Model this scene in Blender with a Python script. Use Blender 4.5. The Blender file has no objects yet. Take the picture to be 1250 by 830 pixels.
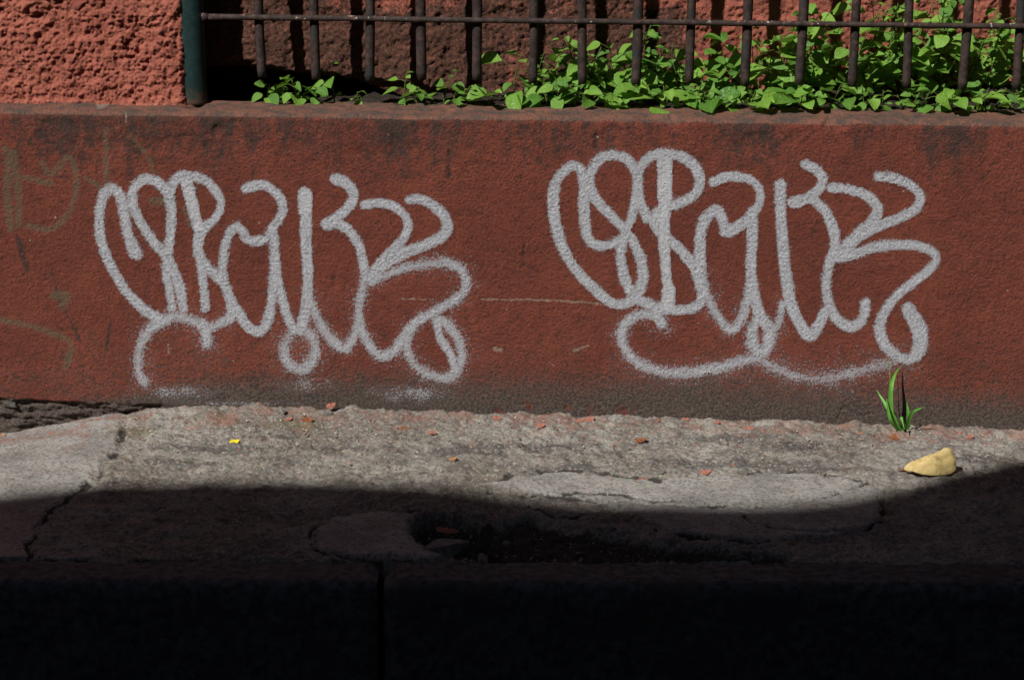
import bpy, math, random
import numpy as np
from mathutils import Vector, Matrix, Quaternion

# ------------------------------------------------------------------ camera, sky, sun
SC = bpy.context.scene
COL = SC.collection
F = 2600.0; PIT = math.radians(16.5)
CAM = np.array([0.0, -4.4, 1.48])
FW = np.array([0, math.cos(PIT), -math.sin(PIT)]); UP = np.array([0, math.sin(PIT), math.cos(PIT)])
SUN = np.array([0.8, 1.0, -1.3])                       # direction the sunlight travels

cd = bpy.data.cameras.new('camera'); cam = bpy.data.objects.new('camera', cd); COL.objects.link(cam)
cam.location = CAM; cam.rotation_euler = (math.radians(90) - PIT, 0, 0)
cd.sensor_width = 36.0; cd.lens = F / 1250 * 36.0; cd.clip_start = 0.05; cd.clip_end = 500
cd.dof.use_dof = True; cd.dof.focus_distance = 4.56; cd.dof.aperture_fstop = 16.0
SC.camera = cam

w = bpy.data.worlds.new('World'); SC.world = w; w.use_nodes = True
nt = w.node_tree; bg = nt.nodes['Background']
sky = nt.nodes.new('ShaderNodeTexSky'); sky.sky_type = 'NISHITA'; sky.sun_disc = False
sky.sun_elevation = math.atan2(1.3, math.hypot(0.8, 1.0)); sky.sun_rotation = math.atan2(-0.8, -1.0)
sky.air_density = 1.0; sky.dust_density = 0.6
nt.links.new(sky.outputs[0], bg.inputs[0]); bg.inputs[1].default_value = 0.05
sl = bpy.data.lights.new('sun', 'SUN'); sl.energy = 5.0; sl.angle = math.radians(0.53); sl.color = (1.0, 0.97, 0.925)
so = bpy.data.objects.new('sun', sl); COL.objects.link(so); so.location = (-4, -5, 8)
so.rotation_euler = Vector(SUN).to_track_quat('-Z', 'Y').to_euler()
vs = SC.view_settings; vs.view_transform = 'Standard'; vs.look = 'None'; vs.exposure = 0.1; vs.gamma = 1.0
vs.use_curve_mapping = False

# ------------------------------------------------------------------ small maths
def ray(x, y): return FW + np.array([1, 0, 0]) * (x - 625) / F + UP * (415 - y) / F
def onY(x, y, Y): d = ray(x, y); return CAM + d * (Y - CAM[1]) / d[1]
def onZ(x, y, Z): d = ray(x, y); return CAM + d * (Z - CAM[2]) / d[2]
def proj(P):
    v = P - CAM; z = v @ FW
    return 625 + F * v[..., 0] / z, 415 - F * (v @ UP) / z
def sstep(a, b, x): t = np.clip((x - a) / (b - a), 0, 1); return t * t * (3 - 2 * t)

def hash2(ix, iy, seed):
    h = (ix.astype(np.int64) * 374761393 + iy.astype(np.int64) * 668265263 + seed * 1274126177) & 0xFFFFFFFF
    h = ((h ^ (h >> 13)) * 1274126177) & 0xFFFFFFFF
    h = ((h ^ (h >> 16)) * 2246822519) & 0xFFFFFFFF
    return ((h ^ (h >> 15)) & 0xFFFFFF) / float(0xFFFFFF)
def perlin(x, y, seed=0):
    ix = np.floor(x); iy = np.floor(y); fx = x - ix; fy = y - iy
    u = fx ** 3 * (fx * (fx * 6 - 15) + 10); v = fy ** 3 * (fy * (fy * 6 - 15) + 10)
    def g(a, b):
        t = hash2(ix + a, iy + b, seed) * 2 * math.pi
        return np.cos(t) * (fx - a) + np.sin(t) * (fy - b)
    n0 = g(0, 0) * (1 - u) + g(1, 0) * u; n1 = g(0, 1) * (1 - u) + g(1, 1) * u
    return (n0 * (1 - v) + n1 * v) * 1.5
def fbm(x, y, f, octv=4, seed=0, gain=0.5):
    s = 0; a = 1.0; t = 0
    for i in range(octv):
        s = s + a * perlin(x * f, y * f, seed + 17 * i); t += a; a *= gain; f *= 2.03
    return s / t
def billow(x, y, f, octv=3, seed=0, gain=0.55):
    s = 0; a = 1.0; t = 0
    for i in range(octv):
        s = s + a * np.abs(perlin(x * f, y * f, seed + 29 * i)); t += a; a *= gain; f *= 2.1
    return s / t
def catmull(pts, n=8, closed=False):
    p = np.array(pts, float)
    if closed: q = np.vstack([p[-1], p, p[0], p[1]])
    else: q = np.vstack([2 * p[0] - p[1], p, 2 * p[-1] - p[-2]])
    out = []
    for i in range(1, len(q) - 2):
        for k in range(n):
            t = k / n
            out.append(0.5 * (2 * q[i] + (q[i + 1] - q[i - 1]) * t + (2 * q[i - 1] - 5 * q[i] + 4 * q[i + 1] - q[i + 2]) * t * t
                              + (-q[i - 1] + 3 * q[i] - 3 * q[i + 1] + q[i + 2]) * t ** 3))
    out.append(q[-2]); return np.array(out)
def dist_poly(X, Y, pts, ys=1.0):
    """distance of points to a polyline (arrays any shape)"""
    D = np.full(X.shape, 1e9); p = np.array(pts, float)
    x0, x1 = p[:, 0].min() - 60, p[:, 0].max() + 60; y0, y1 = p[:, 1].min() - 60, p[:, 1].max() + 60
    m = (X > x0) & (X < x1) & (Y > y0) & (Y < y1)
    if not m.any(): return D
    xs = X[m]; yy = Y[m] * ys; d = np.full(xs.shape, 1e9)
    for a, b in zip(p[:-1], p[1:]):
        ax, ay = a[0], a[1] * ys; bx, by = b[0] - ax, b[1] * ys - ay
        L = bx * bx + by * by + 1e-9
        t = np.clip(((xs - ax) * bx + (yy - ay) * by) / L, 0, 1)
        d = np.minimum(d, np.hypot(xs - ax - t * bx, yy - ay - t * by))
    D[m] = d; return D
def in_poly(X, Y, pts):
    r = np.zeros(X.shape, bool); p = np.array(pts, float); n = len(p); j = n - 1
    for i in range(n):
        xi, yi = p[i]; xj, yj = p[j]
        c = ((yi > Y) != (yj > Y)) & (X < (xj - xi) * (Y - yi) / (yj - yi + 1e-12) + xi)
        r ^= c; j = i
    return r
def sd_poly(X, Y, pts, ys=1.0):
    d = dist_poly(X, Y, list(pts) + [pts[0]], ys); return np.where(in_poly(X, Y, pts), d, -d)
def axis(lo, a, b, hi, step):
    """dense between a and b, growing steps out to lo and hi"""
    mid = list(np.arange(a, b + step / 2, step)); s = step; x = mid[-1]; r = []
    while x < hi: s *= 1.35; x = min(x + s, hi); r.append(x)
    s = step; x = a; l = []
    while x > lo: s *= 1.35; x = max(x - s, lo); l.append(x)
    return np.array(l[::-1] + mid + r)

# ------------------------------------------------------------------ objects
def tag(o, label=None, cat=None, group=None, kind=None):
    if label: o['label'] = label
    if cat: o['category'] = cat
    if group: o['group'] = group
    if kind: o['kind'] = kind
    return o
def empty(name, loc=(0, 0, 0)):
    o = bpy.data.objects.new(name, None); COL.objects.link(o); o.location = loc; o.empty_display_size = 0.02; return o
def link(name, me, parent=None, mat=None):
    if mat is not None and not me.materials: me.materials.append(mat)
    o = bpy.data.objects.new(name, me); COL.objects.link(o)
    if parent is not None: o.parent = parent
    return o
def mesh_np(name, V, Q, attrs=None, smooth=True):
    me = bpy.data.meshes.new(name); V = np.asarray(V, np.float32); Q = np.asarray(Q, np.int32)
    k = Q.shape[1]
    me.vertices.add(len(V)); me.vertices.foreach_set('co', V.ravel())
    me.loops.add(Q.size); me.loops.foreach_set('vertex_index', Q.ravel())
    me.polygons.add(len(Q)); me.polygons.foreach_set('loop_start', np.arange(0, Q.size, k, dtype=np.int32))
    me.polygons.foreach_set('loop_total', np.full(len(Q), k, np.int32))
    me.polygons.foreach_set('use_smooth', np.full(len(Q), smooth, bool))
    for an, A in (attrs or {}).items():
        at = me.attributes.new(an, 'FLOAT_COLOR', 'POINT'); c = np.ones((len(V), 4), np.float32); c[:, :A.shape[1]] = A
        at.data.foreach_set('color', c.ravel())
    me.update(calc_edges=True); return me
def grid_quads(nu, nv):
    i = np.arange((nu - 1) * (nv - 1)); u = i // (nv - 1); v = i % (nv - 1); a = u * nv + v
    return np.stack([a, a + nv, a + nv + 1, a + 1], 1)      # u to the right, v up -> faces -Y
def normals(P):
    du = np.gradient(P, axis=0); dv = np.gradient(P, axis=1); n = np.cross(du, dv)
    return n / (np.linalg.norm(n, axis=2, keepdims=True) + 1e-12)
def mesh_py(name, V, Fc, smooth=False):
    me = bpy.data.meshes.new(name); me.from_pydata([tuple(map(float, v)) for v in V], [], Fc); me.update()
    for p in me.polygons: p.use_smooth = smooth
    return me
class MB:
    def __init__(s): s.v = []; s.f = []
    def add(s, V, Fc): o = len(s.v); s.v += [tuple(map(float, v)) for v in V]; s.f += [[i + o for i in f] for f in Fc]
    def box(s, a, b):
        x0, y0, z0 = a; x1, y1, z1 = b
        s.add([(x0, y0, z0), (x1, y0, z0), (x1, y1, z0), (x0, y1, z0), (x0, y0, z1), (x1, y0, z1), (x1, y1, z1), (x0, y1, z1)],
              [[0, 3, 2, 1], [4, 5, 6, 7], [0, 1, 5, 4], [1, 2, 6, 5], [2, 3, 7, 6], [3, 0, 4, 7]])
    def tube(s, pts, rad, seg=8, cap=True, rough=0.0, rng=None):
        pts = [Vector(p) for p in pts]; n = len(pts); V = []; Fc = []
        rad = rad if hasattr(rad, '__len__') else [rad] * n
        for i, p in enumerate(pts):
            t = (pts[min(i + 1, n - 1)] - pts[max(i - 1, 0)]).normalized()
            a = Vector((0, 1, 0)) if abs(t.y) < 0.9 else Vector((1, 0, 0))
            u = t.cross(a).normalized(); v = t.cross(u)
            for k in range(seg):
                th = 2 * math.pi * k / seg; r = rad[i] * (1 + (rng.uniform(-rough, rough) if rng else 0))
                V.append(p + (u * math.cos(th) + v * math.sin(th)) * r)
        for i in range(n - 1):
            for k in range(seg):
                Fc.append([i * seg + k, i * seg + (k + 1) % seg, (i + 1) * seg + (k + 1) % seg, (i + 1) * seg + k])
        if cap: Fc.append(list(range(seg))[::-1]); Fc.append([(n - 1) * seg + k for k in range(seg)])
        s.add(V, Fc)
    def mesh(s, name, smooth=True):
        me = mesh_py(name, s.v, s.f, smooth); return me

# ------------------------------------------------------------------ materials
class NT:
    def __init__(s, name):
        s.m = bpy.data.materials.new(name); s.m.use_nodes = True; s.t = s.m.node_tree; s.b = s.t.nodes['Principled BSDF']
        s.tc = s.t.nodes.new('ShaderNodeTexCoord'); s.b.inputs['Specular IOR Level'].default_value = 0.25
    def n(s, typ, **kw):
        o = s.t.nodes.new(typ)
        for k, v in kw.items(): setattr(o, k, v)
        return o
    def put(s, sock, v):
        if isinstance(v, bpy.types.NodeSocket): s.t.links.new(v, sock)
        elif v is not None:
            if hasattr(v, '__len__') and len(v) == 3 and sock.type == 'RGBA': v = (*v, 1)
            sock.default_value = v
    def math(s, op, a, b=None, c=None, clamp=False):
        o = s.n('ShaderNodeMath', operation=op, use_clamp=clamp)
        for i, v in enumerate((a, b, c)):
            if v is not None: s.put(o.inputs[i], v)
        return o.outputs[0]
    def ramp(s, x, a, b, lo=0.0, hi=1.0):
        o = s.n('ShaderNodeMapRange', interpolation_type='SMOOTHSTEP')
        for i, v in enumerate((x, a, b, lo, hi)): s.put(o.inputs[i], v)
        return o.outputs[0]
    def coord(s, scale=(1, 1, 1), which='Object'):
        mp = s.n('ShaderNodeMapping'); s.put(mp.inputs[0], s.tc.outputs[which]); mp.inputs['Scale'].default_value = scale; return mp.outputs[0]
    def noise(s, scale, detail=4, rough=0.55, co=None, dist=0.0):
        o = s.n('ShaderNodeTexNoise'); s.put(o.inputs['Vector'], co if co is not None else s.tc.outputs['Object'])
        o.inputs['Scale'].default_value = scale; o.inputs['Detail'].default_value = detail
        o.inputs['Roughness'].default_value = rough; o.inputs['Distortion'].default_value = dist; return o.outputs[0]
    def vor(s, scale, co=None, feature='F1', out='Distance', rnd=1.0):
        o = s.n('ShaderNodeTexVoronoi', feature=feature); s.put(o.inputs['Vector'], co if co is not None else s.tc.outputs['Object'])
        o.inputs['Scale'].default_value = scale; o.inputs['Randomness'].default_value = rnd; return o.outputs[out]
    def mix(s, f, a, b):
        o = s.n('ShaderNodeMix', data_type='RGBA'); s.put(o.inputs[0], f); s.put(o.inputs[6], a); s.put(o.inputs[7], b); return o.outputs[2]
    def attr(s, name):
        a = s.n('ShaderNodeAttribute', attribute_name=name); q = s.n('ShaderNodeSeparateColor'); s.put(q.inputs[0], a.outputs['Color']); return q.outputs
    def bump(s, h, strength, dist, prev=None):
        o = s.n('ShaderNodeBump'); s.put(o.inputs['Height'], h); o.inputs['Strength'].default_value = strength
        o.inputs['Distance'].default_value = dist; s.put(o.inputs['Normal'], prev); return o.outputs[0]
    def done(s, color, rough=0.9, normal=None, **kw):
        s.put(s.b.inputs['Base Color'], color); s.put(s.b.inputs['Roughness'], rough); s.put(s.b.inputs['Normal'], normal)
        for k, v in kw.items(): s.put(s.b.inputs[k.replace('_', ' ')], v)
        return s.m

def mat_plinth():
    m = NT('terracotta_paint'); A = m.attr('paint'); B = m.attr('stain')
    sub = lambda x: m.math('SUBTRACT', x, 0.5)
    big = m.noise(4, 4, 0.6); mid = m.noise(38, 5, 0.7); fine = m.noise(170, 5, 0.78); gr = m.noise(300, 4, 0.75)
    c = m.mix(m.ramp(big, 0.35, 0.65), (0.210, 0.057, 0.036), (0.275, 0.074, 0.045))
    c = m.mix(m.ramp(mid, 0.46, 0.70, 0, 0.6), c, (0.120, 0.036, 0.025))
    c = m.mix(m.ramp(fine, 0.53, 0.64, 0, 0.85), c, (0.075, 0.036, 0.028))
    c = m.mix(m.ramp(fine, 0.45, 0.34, 0, 0.55), c, (0.37, 0.098, 0.058))
    # soot streaks and grime
    st = m.noise(9, 5, 0.7, m.coord((2.6, 1, 0.5)))
    g = m.math('ADD', B[0], m.math('MULTIPLY', sub(st), 1.5))
    g = m.math('ADD', g, m.math('MULTIPLY', sub(mid), 1.1))
    g = m.math('ADD', g, m.math('MULTIPLY', sub(fine), 1.1))
    c = m.mix(m.ramp(g, 0.38, 0.98, 0, 0.85), c, (0.058, 0.045, 0.039))
    # splash zone at the foot
    d = m.math('ADD', B[1], m.math('MULTIPLY', sub(mid), 0.7))
    d = m.math('ADD', d, m.math('MULTIPLY', sub(fine), 1.5))
    d = m.math('ADD', d, m.math('MULTIPLY', sub(big), 0.7))
    c = m.mix(m.ramp(d, 0.10, 0.90, 0, 0.93), c, m.mix(m.ramp(fine, 0.42, 0.60), (0.150, 0.126, 0.106), (0.062, 0.053, 0.046)))
    # dusty top of the ledge
    e = m.math('ADD', B[2], m.math('MULTIPLY', sub(mid), 1.1))
    dust = m.mix(m.ramp(m.noise(24, 5, 0.75), 0.42, 0.60), (0.30, 0.135, 0.092), (0.14, 0.10, 0.082))
    dust = m.mix(m.ramp(fine, 0.50, 0.64, 0, 0.6), dust, (0.085, 0.062, 0.052))
    c = m.mix(m.ramp(e, 0.35, 0.75), c, dust)
    # faded old tag
    o = m.math('ADD', A[1], m.math('MULTIPLY', sub(fine), 1.7))
    o = m.math('ADD', o, m.math('MULTIPLY', sub(mid), 1.0))
    c = m.mix(m.ramp(o, 0.34, 0.90, 0, 0.72), c, (0.175, 0.132, 0.080))
    # pale scratches and specks
    sp = m.vor(30); spk = m.math('MULTIPLY', m.ramp(sp, 0.075, 0.045), m.ramp(m.noise(14, 2), 0.57, 0.63))
    s2 = m.math('ADD', A[2], m.math('MULTIPLY', sub(m.noise(90, 4, 0.75)), 2.4))
    c = m.mix(m.math('MAXIMUM', spk, m.ramp(s2, 0.55, 0.95, 0, 0.62)), c, (0.42, 0.34, 0.26))
    # silver spray paint: the grain of the render catches it
    q = m.math('ADD', m.math('MINIMUM', A[0], 1.0), m.math('MULTIPLY', sub(fine), 1.5))
    q = m.math('ADD', q, m.math('MULTIPLY', sub(gr), 1.5))
    q = m.math('ADD', q, m.math('MULTIPLY', sub(m.noise(28, 3, 0.6)), 0.45))
    mask = m.ramp(q, 0.42, 0.66, 0, 0.96)
    sil = m.mix(m.ramp(gr, 0.40, 0.62), (0.75, 0.765, 0.81), (0.45, 0.455, 0.49))
    sil = m.mix(m.ramp(fine, 0.52, 0.64, 0, 0.75), sil, (0.235, 0.23, 0.25))
    sil = m.mix(m.ramp(A[0], 1.0, 0.55, 0, 0.45), sil, (0.40, 0.395, 0.415))
    sil = m.mix(m.ramp(A[0], 1.0, 1.3, 0, 0.5), sil, (0.76, 0.765, 0.775))
    c = m.mix(mask, c, sil)
    h = m.math('ADD', m.math('MULTIPLY', fine, -1.0), m.math('MULTIPLY', m.noise(85, 5, 0.72), -0.9))
    nrm = m.bump(h, 1.0, 0.0085)
    return m.done(c, m.math('SUBTRACT', 0.9, m.math('MULTIPLY', mask, 0.2)), nrm)

def mat_roughcast():
    m = NT('salmon_roughcast'); B = m.attr('stain')
    sub = lambda x: m.math('SUBTRACT', x, 0.5)
    mid = m.noise(30, 5, 0.7); fine = m.noise(150, 5, 0.78); big = m.noise(7, 3)
    c = m.mix(m.ramp(big, 0.35, 0.65), (0.385, 0.116, 0.078), (0.455, 0.145, 0.098))
    c = m.mix(m.ramp(mid, 0.50, 0.68, 0, 0.6), c, (0.22, 0.066, 0.046))
    c = m.mix(m.ramp(fine, 0.45, 0.34, 0, 0.5), c, (0.56, 0.225, 0.160))
    c = m.mix(m.ramp(fine, 0.55, 0.68, 0, 0.55), c, (0.155, 0.055, 0.041))
    g = m.math('ADD', B[0], m.math('MULTIPLY', sub(mid), 1.6))
    g = m.math('ADD', g, m.math('MULTIPLY', sub(fine), 1.3))
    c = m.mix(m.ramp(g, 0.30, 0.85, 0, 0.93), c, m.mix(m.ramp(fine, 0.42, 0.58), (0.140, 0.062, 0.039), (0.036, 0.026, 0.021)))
    p = m.math('ADD', B[1], m.math('MULTIPLY', sub(fine), 1.2))
    c = m.mix(m.ramp(p, 0.4, 0.85, 0, 0.85), c, (0.070, 0.048, 0.042))
    w = m.math('MULTIPLY', m.ramp(m.vor(30), 0.08, 0.05), m.ramp(m.noise(11, 2), 0.6, 0.64))
    c = m.mix(w, c, (0.5, 0.46, 0.41))
    nrm = m.bump(fine, 1.0, 0.007, m.bump(mid, 0.4, 0.008))
    return m.done(c, 0.92, nrm)

def mat_pavement():
    m = NT('worn_concrete'); A = m.attr('zone'); B = m.attr('stain')
    sub = lambda x: m.math('SUBTRACT', x, 0.5)
    big = m.noise(3.2, 5, 0.65); med = m.noise(11, 5, 0.7); mid = m.noise(42, 5, 0.72); fine = m.noise(130, 5, 0.75); grit = m.noise(300, 4, 0.75)
    old = m.mix(m.ramp(big, 0.36, 0.62), (0.165, 0.146, 0.122), (0.300, 0.282, 0.252))
    old = m.mix(m.ramp(med, 0.47, 0.62, 0, 0.8), old, (0.130, 0.120, 0.112))
    old = m.mix(m.ramp(mid, 0.46, 0.32, 0, 0.65), old, (0.385, 0.345, 0.275))
    old = m.mix(m.ramp(mid, 0.54, 0.66, 0, 0.75), old, (0.062, 0.054, 0.048))
    smo = m.mix(m.ramp(med, 0.38, 0.64), (0.36, 0.345, 0.32), (0.245, 0.233, 0.218))
    smo = m.mix(m.ramp(mid, 0.52, 0.68, 0, 0.45), smo, (0.13, 0.12, 0.11))
    old = m.mix(m.ramp(m.math('ADD', B[2], m.math('MULTIPLY', sub(mid), 1.2)), 0.35, 0.85, 0, 0.8), old, (0.082, 0.076, 0.072))
    c = m.mix(A[0], old, smo)
    ag = m.vor(210, out='Color'); agv = m.n('ShaderNodeSeparateColor'); m.put(agv.inputs[0], ag)
    c = m.mix(m.math('MULTIPLY', m.ramp(agv.outputs[0], 0.80, 0.86), m.ramp(A[0], 1, 0, 0.12, 0.6)), c, (0.36, 0.32, 0.265))
    c = m.mix(m.math('MULTIPLY', m.ramp(agv.outputs[1], 0.80, 0.88), 0.5), c, (0.060, 0.054, 0.050))
    c = m.mix(m.math('MULTIPLY', m.ramp(agv.outputs[2], 0.94, 0.97), 0.6), c, (0.25, 0.105, 0.072))
    c = m.mix(m.ramp(fine, 0.54, 0.68, 0, 0.65), c, (0.072, 0.064, 0.057))
    c = m.mix(m.ramp(fine, 0.45, 0.32, 0, 0.45), c, (0.34, 0.315, 0.27))
    c = m.mix(m.ramp(grit, 0.55, 0.68, 0, 0.45), c, (0.08, 0.072, 0.064))
    # brick-red paint dust
    r = m.math('ADD', m.math('MULTIPLY', B[0], 0.45), m.noise(22, 5, 0.75))
    c = m.mix(m.ramp(r, 0.68, 0.90, 0, 0.6), c, (0.29, 0.140, 0.100))
    # moss film
    g = m.math('ADD', m.math('MULTIPLY', B[1], 0.8), m.math('MULTIPLY', sub(mid), 1.6))
    c = m.mix(m.ramp(g, 0.30, 0.85, 0, 0.55), c, (0.120, 0.112, 0.048))
    # soil in the cracks, damp dirt in the hole
    d = m.math('ADD', A[1], m.math('MULTIPLY', sub(fine), 1.2))
    c = m.mix(m.ramp(d, 0.28, 0.80, 0, 0.92), c, (0.036, 0.031, 0.026))
    wv = m.math('MULTIPLY', m.ramp(m.vor(40), 0.11, 0.07), m.ramp(m.noise(13, 2, 0.5), 0.56, 0.62))
    c = m.mix(wv, c, (0.46, 0.44, 0.40))
    nrm = m.bump(fine, 0.8, 0.005, m.bump(mid, 0.5, 0.010))
    nrm = m.bump(grit, 0.6, 0.0025, nrm)
    return m.done(c, 0.92, nrm)

def mat_simple(name, c1, c2, scale=40, rough=0.8, bump=0.5, bd=0.003, c3=None, s3=12, **kw):
    m = NT(name); n1 = m.noise(scale, 5, 0.65); c = m.mix(m.ramp(n1, 0.38, 0.64), c1, c2)
    if c3: c = m.mix(m.ramp(m.noise(s3, 4, 0.7), 0.50, 0.66), c, c3)
    return m.done(c, rough, m.bump(n1, bump, bd), **kw)

def mat_post():
    m = NT('dark_green_enamel'); sp = m.n('ShaderNodeSeparateXYZ'); m.put(sp.inputs[0], m.tc.outputs['Object'])
    n1 = m.noise(60, 5, 0.65); n2 = m.noise(190, 3, 0.7)
    c = m.mix(m.ramp(n1, 0.4, 0.65), (0.010, 0.027, 0.026), (0.015, 0.037, 0.035))
    c = m.mix(m.ramp(n2, 0.62, 0.70, 0, 0.6), c, (0.09, 0.085, 0.07))
    k = m.math('ADD', sp.outputs[2], m.math('MULTIPLY', m.math('SUBTRACT', n1, 0.5), 0.10))
    c = m.mix(m.ramp(k, 0.045, 0.012, 0, 0.9), c, (0.075, 0.045, 0.032))
    return m.done(c, 0.45, m.bump(n2, 0.25, 0.002))

def mat_iron(name, hi=0.06, green=False):
    m = NT(name); n1 = m.noise(70, 5, 0.7); n2 = m.noise(22, 3, 0.6)
    c = m.mix(m.ramp(n1, 0.4, 0.62), (0.024, 0.016, 0.014), (0.056, 0.036, 0.030))
    if green: c = m.mix(m.ramp(n2, 0.52, 0.66, 0, 0.7), c, (0.022, 0.027, 0.027))
    c = m.mix(m.ramp(m.noise(48, 5, 0.75), 0.60, 0.66, 0, hi * 10), c, (0.30, 0.135, 0.085))
    if hi > 0.06: c = m.mix(m.ramp(m.noise(95, 3, 0.6), 0.66, 0.70), c, (0.42, 0.42, 0.38))
    return m.done(c, 0.72, m.bump(n1, 0.6, 0.002))

def mat_leaf(name, c1, c2, tr=0.35):
    m = NT(name); oi = m.n('ShaderNodeObjectInfo'); sp = m.n('ShaderNodeSeparateXYZ'); m.put(sp.inputs[0], m.tc.outputs['Object'])
    c = m.mix(oi.outputs['Random'], c1, c2)
    c = m.mix(m.ramp(m.noise(90, 4, 0.6), 0.55, 0.72, 0, 0.45), c, (0.13, 0.20, 0.045))
    ax = m.math('ABSOLUTE', sp.outputs[0])
    mid = m.ramp(ax, 0.016, 0.004)
    ph = m.math('SUBTRACT', m.math('MULTIPLY', sp.outputs[1], 7.0), m.math('MULTIPLY', ax, 5.5))
    vn = m.ramp(m.math('ABSOLUTE', m.math('SUBTRACT', m.math('FRACT', ph), 0.5)), 0.07, 0.02)
    vein = m.math('MAXIMUM', mid, m.math('MULTIPLY', vn, 0.6))
    c = m.mix(m.math('MULTIPLY', vein, 0.45), c, (0.24, 0.36, 0.12))
    nrm = m.bump(m.math('SUBTRACT', m.noise(7, 2), m.math('MULTIPLY', vein, 0.5)), 0.35, 0.02)
    m.done(c, 0.42, nrm); m.b.inputs['Specular IOR Level'].default_value = 0.4
    t = m.n('ShaderNodeBsdfTranslucent'); m.put(t.inputs[0], m.mix(0.5, c, (0.16, 0.34, 0.02)))
    mx = m.n('ShaderNodeMixShader'); mx.inputs[0].default_value = tr
    out = m.t.nodes['Material Output']; m.put(mx.inputs[1], m.b.outputs[0]); m.put(mx.inputs[2], t.outputs[0]); m.put(out.inputs[0], mx.outputs[0])
    return m.m

M_PL = mat_plinth(); M_RC = mat_roughcast(); M_PV = mat_pavement()
M_KERB = mat_simple('dark_granite', (0.100, 0.100, 0.102), (0.040, 0.040, 0.041), 60, 0.85, 0.7, 0.006, (0.062, 0.058, 0.056), 9)
M_SOIL = mat_simple('dark_soil', (0.020, 0.015, 0.011), (0.036, 0.026, 0.019), 90, 0.95, 0.9, 0.006)
M_ROAD = mat_simple('asphalt', (0.045, 0.044, 0.043), (0.028, 0.028, 0.028), 120, 0.9, 0.6, 0.004)
M_STONE = mat_simple('broken_concrete', (0.21, 0.20, 0.185), (0.115, 0.105, 0.098), 60, 0.9, 0.8, 0.005)
M_DSTONE = mat_simple('dark_rubble', (0.10, 0.09, 0.08), (0.055, 0.05, 0.045), 70, 0.95, 0.8, 0.005)
M_CHIP = mat_simple('flaked_red_paint', (0.33, 0.135, 0.095), (0.24, 0.095, 0.068), 90, 0.85, 0.4, 0.001)
M_POST = mat_post(); M_BAR = mat_iron('dark_iron', 0.02, True); M_RAIL = mat_iron('rusted_iron', 0.085)
M_LEAF = mat_leaf('weed_leaf', (0.085, 0.225, 0.030), (0.235, 0.440, 0.060), 0.36)
M_STEM = mat_simple('weed_stem', (0.10, 0.16, 0.03), (0.085, 0.09, 0.03), 60, 0.6, 0.2, 0.001)
M_GRASS = mat_simple('grass_blade', (0.085, 0.26, 0.035), (0.13, 0.33, 0.05), 50, 0.5, 0.2, 0.001)
M_DRY = mat_simple('dry_yellow_leaf', (0.44, 0.325, 0.125), (0.53, 0.415, 0.19), 60, 0.7, 0.8, 0.004, (0.33, 0.215, 0.075), 50)
M_BROWN = mat_simple('dry_brown_leaf', (0.24, 0.085, 0.03), (0.12, 0.045, 0.022), 80, 0.75, 0.5, 0.001)
M_YEL = mat_simple('yellow_petal', (0.70, 0.55, 0.012), (0.55, 0.42, 0.01), 80, 0.6, 0.2, 0.001)
M_ORANGE = mat_simple('tan_leaf', (0.36, 0.20, 0.085), (0.26, 0.13, 0.05), 80, 0.7, 0.3, 0.001)
M_LIME = mat_simple('lime_leaf', (0.38, 0.55, 0.05), (0.28, 0.45, 0.04), 80, 0.6, 0.2, 0.001)

# ------------------------------------------------------------------ the setting: road, pavement, kerb
me = mesh_py('road', [(-120, -120, -0.27), (120, -120, -0.27), (120, 120, -0.27), (-120, 120, -0.27)], [[0, 1, 2, 3]])
tag(link('road', me, None, M_ROAD), 'dark asphalt street below the kerb', kind='structure')

def ztop(x): return 0.6623 - 0.0123 * x
J = np.array([onY(px, py, 0.0) for px, py in ((-400, 545), (-120, 540), (0, 531), (60, 523), (120, 511), (200, 499), (300, 496), (420, 500), (560, 504),
                                              (700, 508), (850, 512), (1000, 517), (1250, 526), (1700, 540))])
def zjoin(x): return np.interp(x, J[:, 0], J[:, 2])
YK = -0.814
def zpav(x, Y):
    zk = -0.004 * x
    t = np.clip(-Y / 0.42, 0, 1); t = t * t * (3 - 2 * t)
    return zjoin(x) * (1 - t) + zk * t
def gnd(px, py, dz=0.0):
    z = 0.0
    for _ in range(6): p = onZ(px, py, z); z = float(zpav(p[0], p[1])) + dz
    return Vector((p[0], p[1], z))

xs = axis(-5, -1.25, 1.25, 5, 0.0036); ys = np.concatenate([np.arange(YK, 0.0, 0.0034), [0.02, 0.06]])
X, Y = np.meshgrid(xs, ys, indexing='ij'); Z0 = zpav(X, np.minimum(Y, 0)) + 0 * X
PX, PY = proj(np.stack([X, Y, Z0], 2))
wx = PX + 16 * fbm(X, Y, 16, 5, 3, 0.65); wy = PY + 6.5 * fbm(X, Y, 16, 5, 9, 0.65)       # ragged outlines
patchA = [(-900, 400), (152, 400), (150, 525), (138, 548), (124, 570), (112, 588), (55, 628), (36, 660), (40, 684), (30, 760), (-900, 760)]
patchB = [(575, 594), (640, 581), (700, 577), (760, 584), (830, 583), (905, 583), (945, 577), (1005, 580), (1050, 590), (1078, 600), (1072, 640),
          (1010, 656), (900, 661), (820, 652), (760, 622), (640, 600)]
patchC = [(385, 648), (410, 632), (470, 626), (506, 630), (500, 652), (522, 664), (545, 676), (520, 683), (420, 680), (390, 668)]
sA = sstep(-4, 6, sd_poly(wx, wy, patchA, 2.4)); sB = sstep(-3, 4, sd_poly(wx, wy, patchB, 2.4)); sC = sstep(-3, 4, sd_poly(wx, wy, patchC, 2.4))
hole = sstep(-8, 12, sd_poly(wx, wy, [(500, 640), (515, 630), (560, 627), (592, 636), (606, 655), (612, 679), (560, 681), (520, 672), (503, 656)], 2.4))
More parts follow.
